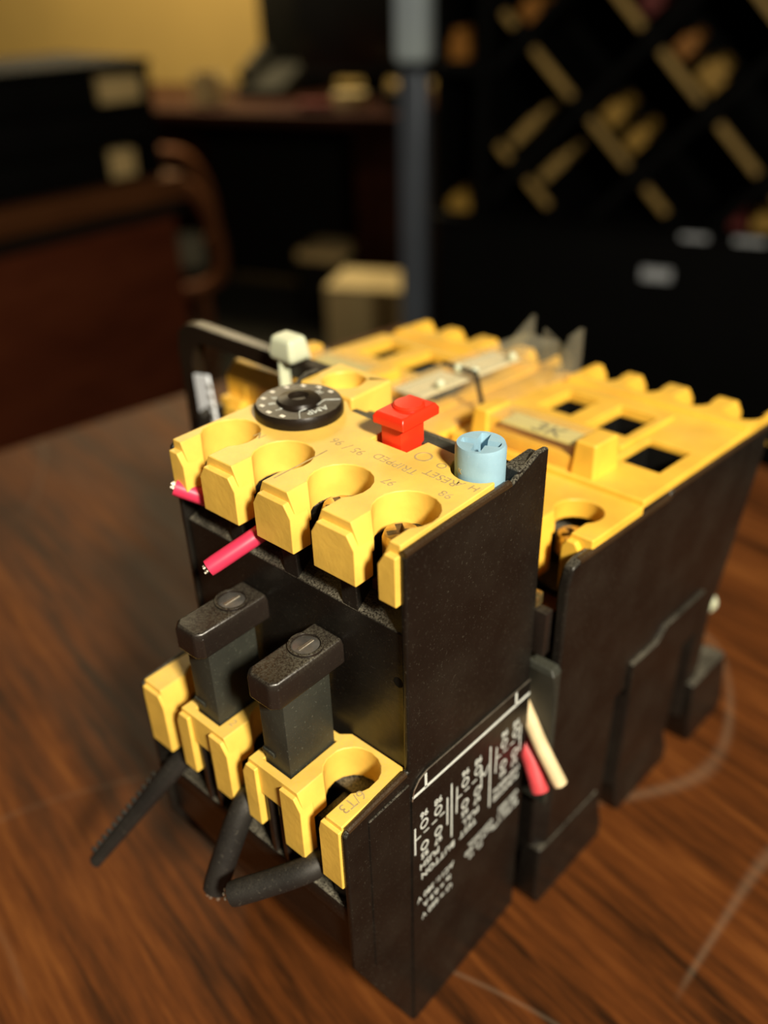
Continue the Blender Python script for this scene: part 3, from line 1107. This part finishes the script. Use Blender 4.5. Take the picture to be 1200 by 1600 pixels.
# ribbed tail of a black tie at the left lower slot
tail = Thing('cable_tie_tail', (-38.5, -10, 48), 'long ribbed black tail sticking out of the leftmost lower slot', 'cable tie')
bm = new_bm()
ta, tb_ = Vector((-38.6, -9.0, 49.8)), Vector((-49.6, -26.0, 27.2))
mid = ta.lerp(tb_, 0.25) + Vector((0.4, -0.6, 0.4))
tube(bm, [ta, mid, ta.lerp(tb_, 0.6), tb_], [2.1, 1.9, 1.55, 1.3], 12, flat=0.85)
strap_ = tail.part('strap', bm, RUBBER)
side = (tb_ - ta).normalized().cross(Vector((0.57, -0.63, 0.53))).normalized()
if side.x > 0:
    side = -side
for k in range(13):
    t_ = 0.32 + 0.052 * k
    c_ = ta.lerp(tb_, t_) + side * (1.85 - 0.55 * t_)
    bm = new_bm()
    box(bm, c_.x - 0.5, c_.x + 0.4, c_.y - 0.4, c_.y + 0.4, c_.z - 0.3, c_.z + 0.5, 0.1, 1)
    tail.part('rib', bm, RUBBER, strap_)
wire('cut_wire', 'cream cut wire stub in the gap beside the printed side plate', [(-3.0, 31.6, 54.0), (0.0, 30.9, 49.6), (3.4, 30.4, 44.8), (7.4, 30.2, 39.6)], 1.3, CREAM, (4, 0.6, 0.2))
rw = wire('cut_wire', 'rose pink cut wire stub below the cream one beside the printed plate', [(-3.0, 31.6, 45.5), (0.4, 30.6, 42.4), (2.6, 29.8, 39.4), (4.4, 29.0, 36.6)], 1.55, RUST)
bm = new_bm()
tube(bm, [(4.3, 29.05, 36.75), (4.46, 28.96, 36.5)], 0.75, 12)
rw.part('bore_shade_disc', bm, MAROON)  # dark disc painted for the shade inside the hollow wire end
# terminal tab and clip in the gap between relay and contactor
tab = Thing('terminal_tab', (-2, 31.6, 55), 'dull brass connecting tab in the gap behind the relay', 'terminal')
bm = new_bm()
box(bm, -8.0, -0.2, 30.4, 32.4, 73.0, 75.2, 0.3)
tab.part('brass_tab', bm, BRASS)
bm = new_bm()
box(bm, -8.0, 1.6, 30.6, 32.6, 64.0, 72.6, 0.3)
tab.part('tab_holder', bm, PINBLACK)
bm = new_bm()
solid(bm, [(rect(-8.0, 3.9, 31.8, 33.1), 30.0), (rect(-8.0, 3.9, 31.6, 33.1), 56.0), (rect(-8.0, 3.9, 30.6, 33.1), 61.0), (rect(-8.0, 3.2, 31.0, 33.1), 62.0)])
tab.part('socket_block', bm, STALK, bevel=0.3)
# pale plug at the rear right of the right contactor
plug = Thing('nylon_plug', (2, 99.0, 34), 'pale greenish plug on the rear right side of the right contactor', 'plug')
bm = new_bm()
tube(bm, [(1.0, 93.0, 35.0), (2.6, 99.0, 34.6)], [1.5, 1.7], 14)
plug.part('plug_body', bm, NYLON)
bm = new_bm()
tube(bm, [(2.4, 98.2, 34.6), (3.0, 100.6, 34.4)], [2.6, 2.3], 14)
plug.part('plug_rim', bm, NYLON)

# ================================================================== background: side desk at the left
DYAW = math.degrees(math.atan2(2.029 - 1.704, -0.416 + 0.709))
sd = room_thing('side_desk', -0.416, 2.029, 0, DYAW, 'reddish brown desk with moulded front edge at the left', 'desk')
rbox('desk_top', sd, BENT, -1.5, 0.0, 0.0, 0.62, 0.685, 0.74, 0.008)
rbox('front_panel', sd, MAHOG, -1.48, -0.03, 0.02, 0.045, 0.0, 0.655, 0.003)
rbox('end_panel', sd, MAHOG, -0.045, -0.02, 0.046, 0.6, 0.0, 0.684, 0.003)
rbox('end_panel', sd, MAHOG, -1.48, -1.455, 0.046, 0.6, 0.0, 0.684, 0.003)
rbox('moulding', sd, SHADE, -1.48, -0.01, 0.008, 0.03, 0.655, 0.684, 0.003)

# letter trays on it
trays = []
for k in range(3):
    tz = 0.741 + 0.072 * k
    lt = room_thing('letter_tray', -0.416, 2.029, tz, DYAW, ['black letter tray at the bottom of the stack on the left desk', 'black letter tray in the middle of the stack on the left desk', 'black letter tray at the top of the stack on the left desk'][k], 'letter tray', 'stacked letter trays')
    rbox('tray_floor', lt, BLACKMET, -0.60, -0.035, 0.03, 0.36, 0.0, 0.006, 0.002)
    rbox('tray_back', lt, BLACKMET, -0.60, -0.035, 0.35, 0.36, 0.006, 0.066, 0.002)
    rbox('tray_side', lt, BLACKMET, -0.60, -0.59, 0.03, 0.35, 0.006, 0.071, 0.002)
    rbox('tray_side', lt, BLACKMET, -0.047, -0.035, 0.03, 0.35, 0.006, 0.071, 0.002)
    rbox('tray_lip', lt, BLACKMET, -0.59, -0.05 if k == 1 else -0.165, 0.03, 0.036, 0.006, 0.068, 0.002)
    if k == 2:
        rbox('tray_cover', lt, BLACKMET, -0.60, -0.03, 0.025, 0.36, 0.0712, 0.082, 0.003)
for k, (x0, x1, h0, lab) in enumerate(((-0.150, -0.052, 0.046, 'cream paper stack in the top letter tray'), (-0.158, -0.095, 0.052, 'tan paper stack in the bottom letter tray'))):
    tz = 0.741 + 0.072 * (2 - 2 * k) + 0.0062
    ps = room_thing('paper_stack', -0.416, 2.029, tz, DYAW, lab, 'paper')
    for q in range(3):
        rbox('sheet_bundle', ps, TANPAPER, x0 + 0.003 * q, x1 + 0.002 * q, 0.042 + 0.002 * q, 0.30, h0 / 3 * q + 0.0002, h0 / 3 * (q + 1), 0.001)
fd = room_thing('card_box', -0.416, 2.029, 0.7405, DYAW, 'small amber card box at the left end of the left desk', 'box')
rbox('box_body', fd, GOLD, -0.72, -0.625, 0.05, 0.14, 0.0, 0.07, 0.003)
rbox('box_lid', fd, CARD, -0.723, -0.622, 0.047, 0.143, 0.0702, 0.085, 0.003)

# bentwood armchair beyond the desk
ch = room_thing('armchair', -0.445, 2.50, 0, 11, 'bentwood armchair behind the end of the left desk', 'chair')


def smooth_path(pth, k=4):
    P = [V3(p) for p in pth]
    out = []
    for i in range(len(P) - 1):
        p0, p1, p2, p3 = P[max(i - 1, 0)], P[i], P[i + 1], P[min(i + 2, len(P) - 1)]
        for s in range(k):
            u = s / k
            out.append(0.5 * ((2 * p1) + (p2 - p0) * u + (2 * p0 - 5 * p1 + 4 * p2 - p3) * u * u + (3 * p1 - p0 - 3 * p2 + p3) * u ** 3))
    return out + [P[-1]]


for y_ in (0.0, 0.47):
    bm = new_bm()
    tube(bm, smooth_path([(-0.42, y_, 0.625), (-0.25, y_, 0.64), (-0.10, y_, 0.635), (-0.045, y_, 0.60), (-0.012, y_, 0.52), (0.0, y_, 0.44), (-0.012, y_, 0.37), (-0.07, y_, 0.34), (-0.16, y_, 0.335)]), 0.020, 12)
    link_mesh('armrest', bm, BENT, ch)
rbox('seat', ch, SHADE, -0.42, -0.04, 0.022, 0.448, 0.34, 0.40, 0.02)
rbox('backrest', ch, SHADE, -0.46, -0.42, 0.022, 0.448, 0.40, 0.70, 0.015)
for x_ in (-0.42, -0.08):
    for y_ in (0.03, 0.405):
        rbox('leg', ch, BENT, x_, x_ + 0.035, y_, y_ + 0.035, 0.0, 0.345, 0.004)

# far desk
FYAW = math.degrees(math.atan2(2.81 - 3.10, 0.073 + 0.649))
dk = room_thing('office_desk', 0.09, 2.80, 0, FYAW, 'dark mahogany kneehole desk in the far background', 'desk')
rbox('desk_top', dk, DARKMAHOG, -1.5, 0.02, 0.0, 0.72, 0.705, 0.74, 0.005)
rbox('pedestal', dk, DARKMAHOG, -0.17, 0.0, 0.02, 0.70, 0.0, 0.7045, 0.004)
rbox('pedestal', dk, DARKMAHOG, -1.48, -1.05, 0.02, 0.70, 0.0, 0.7045, 0.004)
rbox('modesty_panel', dk, SHADE, -1.05, -0.17, 0.60, 0.62, 0.02, 0.7045, 0.003)


def on_desk(name, lab, cat, x, y, yaw=0):
    o = room_thing(name, 0.09, 2.80, 0.7405, FYAW, lab, cat)
    loc = o.matrix_basis @ Vector((x, y, 0))
    o.location = loc
    o.rotation_euler.z += math.radians(yaw)
    return o


mo = on_desk('computer_monitor', 'black computer monitor on the far desk', 'monitor', -0.24, 0.38, 4)
rbox('screen', mo, GLASSY, -0.27, 0.23, 0.0, 0.045, 0.07, 0.46, 0.01)
rbox('bezel', mo, BLACKMET, -0.28, 0.24, -0.008, 0.0, 0.06, 0.085, 0.003)
rbox('neck', mo, BLACKMET, -0.06, 0.02, 0.05, 0.09, 0.01, 0.30, 0.004)
rbox('foot', mo, BLACKMET, -0.14, 0.10, -0.03, 0.15, 0.0, 0.012, 0.004)
pr = on_desk('desk_phone', 'dark grey office telephone beside the monitor on the far desk', 'telephone', -0.64, 0.30, 0)
bm = new_bm()
prism(bm, [(0, 0), (0.2, 0), (0.2, 0.10), (0, 0.035)], -0.09, 0.09, 'x')
link_mesh('phone_body', bm, GREYPL, pr, bevel=0.006)
bm = new_bm()
tube(bm, [(-0.06, 0.03, 0.065), (-0.062, 0.10, 0.105), (-0.06, 0.18, 0.125)], [0.03, 0.018, 0.03], 10)
link_mesh('handset', bm, GREYPL, pr)
dr = on_desk('storage_tower', 'tall dark cabinet behind the telephone on the far desk', 'cabinet', -0.62, 0.52, 0)
rbox('cabinet_body', dr, SHADE, -0.11, 0.10, 0.0, 0.19, 0.0, 0.46, 0.004)
rbox('cabinet_door', dr, SHADE, -0.10, 0.09, -0.012, -0.0005, 0.02, 0.44, 0.003)
cp = on_desk('ceramic_mug', 'cream mug at the left end of the far desk', 'mug', -0.745, 0.14, 0)
bm = new_bm()
lathe(bm, 0, 0, [(0, 0), (0.040, 0), (0.048, 0.006), (0.048, 0.10), (0.043, 0.10), (0.043, 0.012), (0, 0.012)], 28)
link_mesh('mug_body', bm, CARD, cp)
bm = new_bm()
tube(bm, [(0.046, 0, 0.085), (0.075, 0, 0.080), (0.083, 0, 0.052), (0.073, 0, 0.026), (0.046, 0, 0.02)], 0.006, 8)
link_mesh('mug_handle', bm, CARD, cp)
nt_ = on_desk('note_block', 'small cream note block in front of the monitor', 'note block', -0.235, 0.16, 15)
rbox('note_sheets', nt_, CARD, -0.05, 0.05, -0.035, 0.035, 0.0, 0.045, 0.003)
rbox('note_backing', nt_, BLACKMET, -0.052, 0.052, 0.0355, 0.04, 0.0, 0.06, 0.001)
rd = on_desk('stapler', 'small dark red stapler on the far desk', 'stapler', -0.31, 0.07, 10)
rbox('stapler_base', rd, BLACKMET, -0.06, 0.06, -0.014, 0.014, 0.0, 0.008, 0.003)
rbox('stapler_arm', rd, MAROON, -0.058, 0.05, -0.012, 0.012, 0.0085, 0.028, 0.006)
tr_ = on_desk('tape_dispenser', 'dull brown tape dispenser right of the monitor', 'tape dispenser', -0.06, 0.12, 0)
bm = new_bm()
prism(bm, [(-0.05, 0), (0.05, 0), (0.055, 0.02), (0.01, 0.055), (-0.04, 0.05)], -0.012, 0.012, 'y')
link_mesh('dispenser_body', bm, GREYPL, tr_, bevel=0.003)
bm = new_bm()
prism(bm, [(-0.015 + a * 1, 0.052 + b) for a, b in circle(0, 0, 0.022, 24)], -0.009, 0.009, 'y')
link_mesh('tape_roll', bm, TANPAPER, tr_)

# cartons on the floor
bx1 = room_thing('carton', -0.035, 2.48, 0, -16, 'cream closed carton on the floor left of the dark rack', 'box')
rbox('carton_body', bx1, CARD, -0.125, 0.125, 0.0, 0.2, 0.0, 0.32, 0.006)
rbox('carton_flap', bx1, CARD, -0.125, 0.125, 0.0, 0.098, 0.321, 0.325, 0.001)
rbox('carton_flap', bx1, CARD, -0.125, 0.125, 0.102, 0.2, 0.321, 0.325, 0.001)
bx2 = room_thing('file_box', -0.185, 3.12, 0, -22, 'dark file box with pale sheets on top under the far desk', 'box')
rbox('box_body', bx2, SHADE, -0.10, 0.085, -0.04, 0.18, 0.0, 0.235, 0.004)
rbox('loose_sheet', bx2, TANPAPER, -0.095, 0.08, -0.035, 0.17, 0.2352, 0.27, 0.002)

# ================================================================== dark lattice rack at the right
KYAW = math.degrees(math.atan2(-0.399, 0.917))
rk = room_thing('lattice_rack', 0.212, 1.70, 0, KYAW, 'black rack with diagonal lattice bins above a closed base, at the right', 'shelf')
S1, ZB, ZT, DEP = 0.86, 0.703, 1.42, 0.28
rbox('base_cabinet', rk, BLACKMET, -0.10, S1, 0.0, DEP + 0.1, 0.0, ZB - 0.012, 0.004)
rbox('base_top', rk, BLACKMET, -0.11, S1, -0.015, DEP + 0.1, ZB - 0.0118, ZB, 0.003)
rbox('back_panel', rk, BLACKMET, -0.118, S1, DEP, DEP + 0.02, ZB, ZT, 0.002)
rbox('end_panel', rk, BLACKMET, -0.118, -0.106, 0.03, DEP, ZB, ZT, 0.002)
rbox('upright', rk, BLACKMET, -0.03, -0.008, 0.0, DEP, ZB, ZT, 0.003)
rbox('upright', rk, BLACKMET, S1 - 0.02, S1, 0.0, DEP, ZB, ZT, 0.003)
rbox('shelf_bar', rk, BLACKMET, -0.115, -0.03, -0.004, DEP, 0.945, 0.966, 0.003)
rbox('top_rail', rk, BLACKMET, -0.10, S1, 0.0, DEP, ZT, ZT + 0.02, 0.003)


def clip(c, sgn):
    """segment of the line z = c + sgn*s inside the bin opening"""
    pts = []
    lo, hi = 0.0, S1 - 0.02
    s_at = lambda z: (z - c) / sgn
    a, b = sorted((s_at(ZB + 0.012), s_at(ZT - 0.012)))
    a, b = max(a, lo), min(b, hi)
    return (a, b) if b - a > 0.03 else None


def lattice(c, sgn, tan):
    seg_ = clip(c, sgn)
    if not seg_:
        return
    a, b = seg_
    p, q = Vector((a, 0, c + sgn * a)), Vector((b, 0, c + sgn * b))
    dv = (q - p).normalized()
    nv = Vector((-dv.z, 0, dv.x))
    L = (q - p).length
    bm = new_bm()
    vs = []
    h = 0.008
    y0 = 0.004 if sgn < 0 else 0.0
    for yy in (y0, DEP - 0.002):
        for (t_, n_) in ((0, -h), (L, -h), (L, h), (0, h)):
            w3 = p + dv * t_ + nv * n_
            vs.append((w3.x, yy, w3.z))
    add_verts_faces(bm, vs, [(0, 1, 2, 3), (7, 6, 5, 4), (0, 4, 5, 1), (1, 5, 6, 2), (2, 6, 7, 3), (3, 7, 4, 0)])
    bd = link_mesh('lattice_board', bm, BLACKMET, rk)
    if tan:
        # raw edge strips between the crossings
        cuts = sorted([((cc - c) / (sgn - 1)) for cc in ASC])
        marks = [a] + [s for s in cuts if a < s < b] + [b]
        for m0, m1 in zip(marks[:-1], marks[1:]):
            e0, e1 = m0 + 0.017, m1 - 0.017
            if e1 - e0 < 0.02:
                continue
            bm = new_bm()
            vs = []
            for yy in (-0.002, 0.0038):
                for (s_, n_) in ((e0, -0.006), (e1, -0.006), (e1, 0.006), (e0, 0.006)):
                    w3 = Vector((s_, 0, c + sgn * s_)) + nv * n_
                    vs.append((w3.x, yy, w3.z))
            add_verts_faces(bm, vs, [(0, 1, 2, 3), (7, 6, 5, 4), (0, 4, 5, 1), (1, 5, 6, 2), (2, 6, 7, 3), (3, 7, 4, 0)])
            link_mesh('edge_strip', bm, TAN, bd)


ASC = (0.09, 0.305, 0.52, 0.735, 0.95, 1.165)
for c_ in ASC:
    lattice(c_, 1, False)
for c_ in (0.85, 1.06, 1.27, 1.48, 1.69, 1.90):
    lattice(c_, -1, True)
# grey post at the rack's left end, light on its upper part painted pale
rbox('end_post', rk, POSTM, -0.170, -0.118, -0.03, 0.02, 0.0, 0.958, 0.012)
rbox('post_lit_top', rk, POSTLIT, -0.174, -0.112, -0.034, 0.024, 0.966, ZT + 0.02, 0.012, label='upper end of the post, painted pale for the light on it')
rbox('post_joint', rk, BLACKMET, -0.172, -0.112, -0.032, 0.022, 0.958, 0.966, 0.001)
rbox('post_bridge', rk, BLACKMET, -0.118, -0.10, 0.0, 0.02, 0.2, 0.24, 0.002)
for (s0, s1, z0, z1) in ((0.300, 0.352, 0.613, 0.634), (0.360, 0.405, 0.694, 0.7025), (0.448, 0.50, 0.694, 0.7025)):
    y_ = -0.0012 if z1 < 0.69 else -0.0165
    bm = new_bm()
    box(bm, s0, s1, y_ - 0.001, y_ + 0.001, z0, z1)
    link_mesh('sticker', bm, WHITE, rk)


# stored parts lying in the bins
def stored(name, s, z, lab, cat, mat, sx, sy, sz, roll, yd=0.03, group=None, capm=None):
    o = room_thing(name, 0.212, 1.70, 0, KYAW, lab, cat, group)
    o.location = o.matrix_basis @ Vector((s, yd, z))
    rot = Matrix.Rotation(math.radians(roll), 4, 'Y')
    bm = new_bm()
    prof = [(-sx / 2, 0), (sx / 2, 0), (sx / 2, sz * 0.7), (sx * 0.28, sz * 0.7), (sx * 0.28, sz), (-sx * 0.28, sz), (-sx * 0.28, sz * 0.7), (-sx / 2, sz * 0.7)]
    prism(bm, prof, 0, sy, 'y')
    bm.transform(rot)
    link_mesh('housing', bm, mat, o, bevel=0.002)
    bm = new_bm()
    for q in (-1, 1):
        box(bm, q * sx * 0.39 - sx * 0.05, q * sx * 0.39 + sx * 0.05, sy * 0.2, sy * 0.8, sz * 0.702, sz * 0.76)
    bm.transform(rot)
    link_mesh('terminals', bm, capm or BLACKMET, o)
    return o


def cellv(cd_, ca):
    """lowest corner of the cell above boards s+z=cd_ and z-s=ca"""
    return ((cd_ - ca) / 2, (cd_ + ca) / 2)


G = 'stored parts in the lattice bins'
R2 = 0.0115
def on_desc(cd_, s, sx):   # resting on a board that falls to the right
    return s + R2 * 0.7, cd_ - s + R2 * 0.7
items = [
    ('switchgear_part', on_desc(0.85, 0.027, 0), 'tan tall part leaning in the lowest left bin of the rack', TAN, 0.020, 0.10, 0.085, 45),
    ('switchgear_part', on_desc(0.85, 0.0865, 0), 'tan narrow part leaning in the second bin from the rack upright', TAN, 0.020, 0.10, 0.075, 45),
    ('switchgear_part', on_desc(1.06, 0.195, 0), 'amber wide part in the middle bin, upper of the two on the slope', GOLD, 0.036, 0.12, 0.04, 45),
    ('switchgear_part', on_desc(1.06, 0.236, 0), 'amber wide part at the bottom corner of the middle bin', GOLD, 0.030, 0.12, 0.045, 45),
    ('switchgear_part', on_desc(1.27, 0.345, 0), 'amber part high in the bin above the two white stickers', GOLD, 0.045, 0.12, 0.045, 45),
    ('switchgear_part', on_desc(1.27, 0.300, 0), 'orange part near the top of the same slope as the amber one', ORANGE, 0.030, 0.12, 0.04, 45),
    ('switchgear_part', (0.493, ZB + 0.001), 'amber flat part on the base between the two white stickers', GOLD, 0.045, 0.14, 0.03, 0),
    ('switchgear_part', (0.449, ZB + 0.001), 'maroon flat part on the base beside the amber flat one', MAROON, 0.030, 0.14, 0.020, 0),
    ('switchgear_part', (-0.066, ZB + 0.001), 'amber low part in the narrow bay beside the grey post', GOLD, 0.045, 0.12, 0.032, 0),
    ('switchgear_part', (-0.072, 0.967), 'dark orange part on the short shelf beside the post top painted as lit', ORANGE, 0.035, 0.10, 0.05, 0),
    ('switchgear_part', on_desc(1.27, 0.180, 0), 'orange part at the top edge of the picture in the lattice', ORANGE, 0.040, 0.12, 0.045, 45),
    ('switchgear_part', on_desc(1.06, 0.035, 0), 'small orange part near the top of the longest tan edged board', ORANGE, 0.03, 0.1, 0.04, 45),
    ('switchgear_part', on_desc(1.27, 0.235, 0), 'maroon part in the lattice cell left of the amber one', MAROON, 0.035, 0.12, 0.045, 45),
    ('switchgear_part', on_desc(1.48, 0.455, 0), 'orange part in the lattice cell at the far right edge', ORANGE, 0.05, 0.12, 0.05, 45),
    ('switchgear_part', on_desc(1.48, 0.40, 0), 'tan part in the upper right lattice cell', TAN, 0.03, 0.12, 0.05, 45),
]
for nm, (s_, z_), lab, mt, sx, sy, sz, roll in items:
    stored(nm, s_, z_, lab, 'electrical part', mt, sx, sy, sz, roll, 0.03, G)
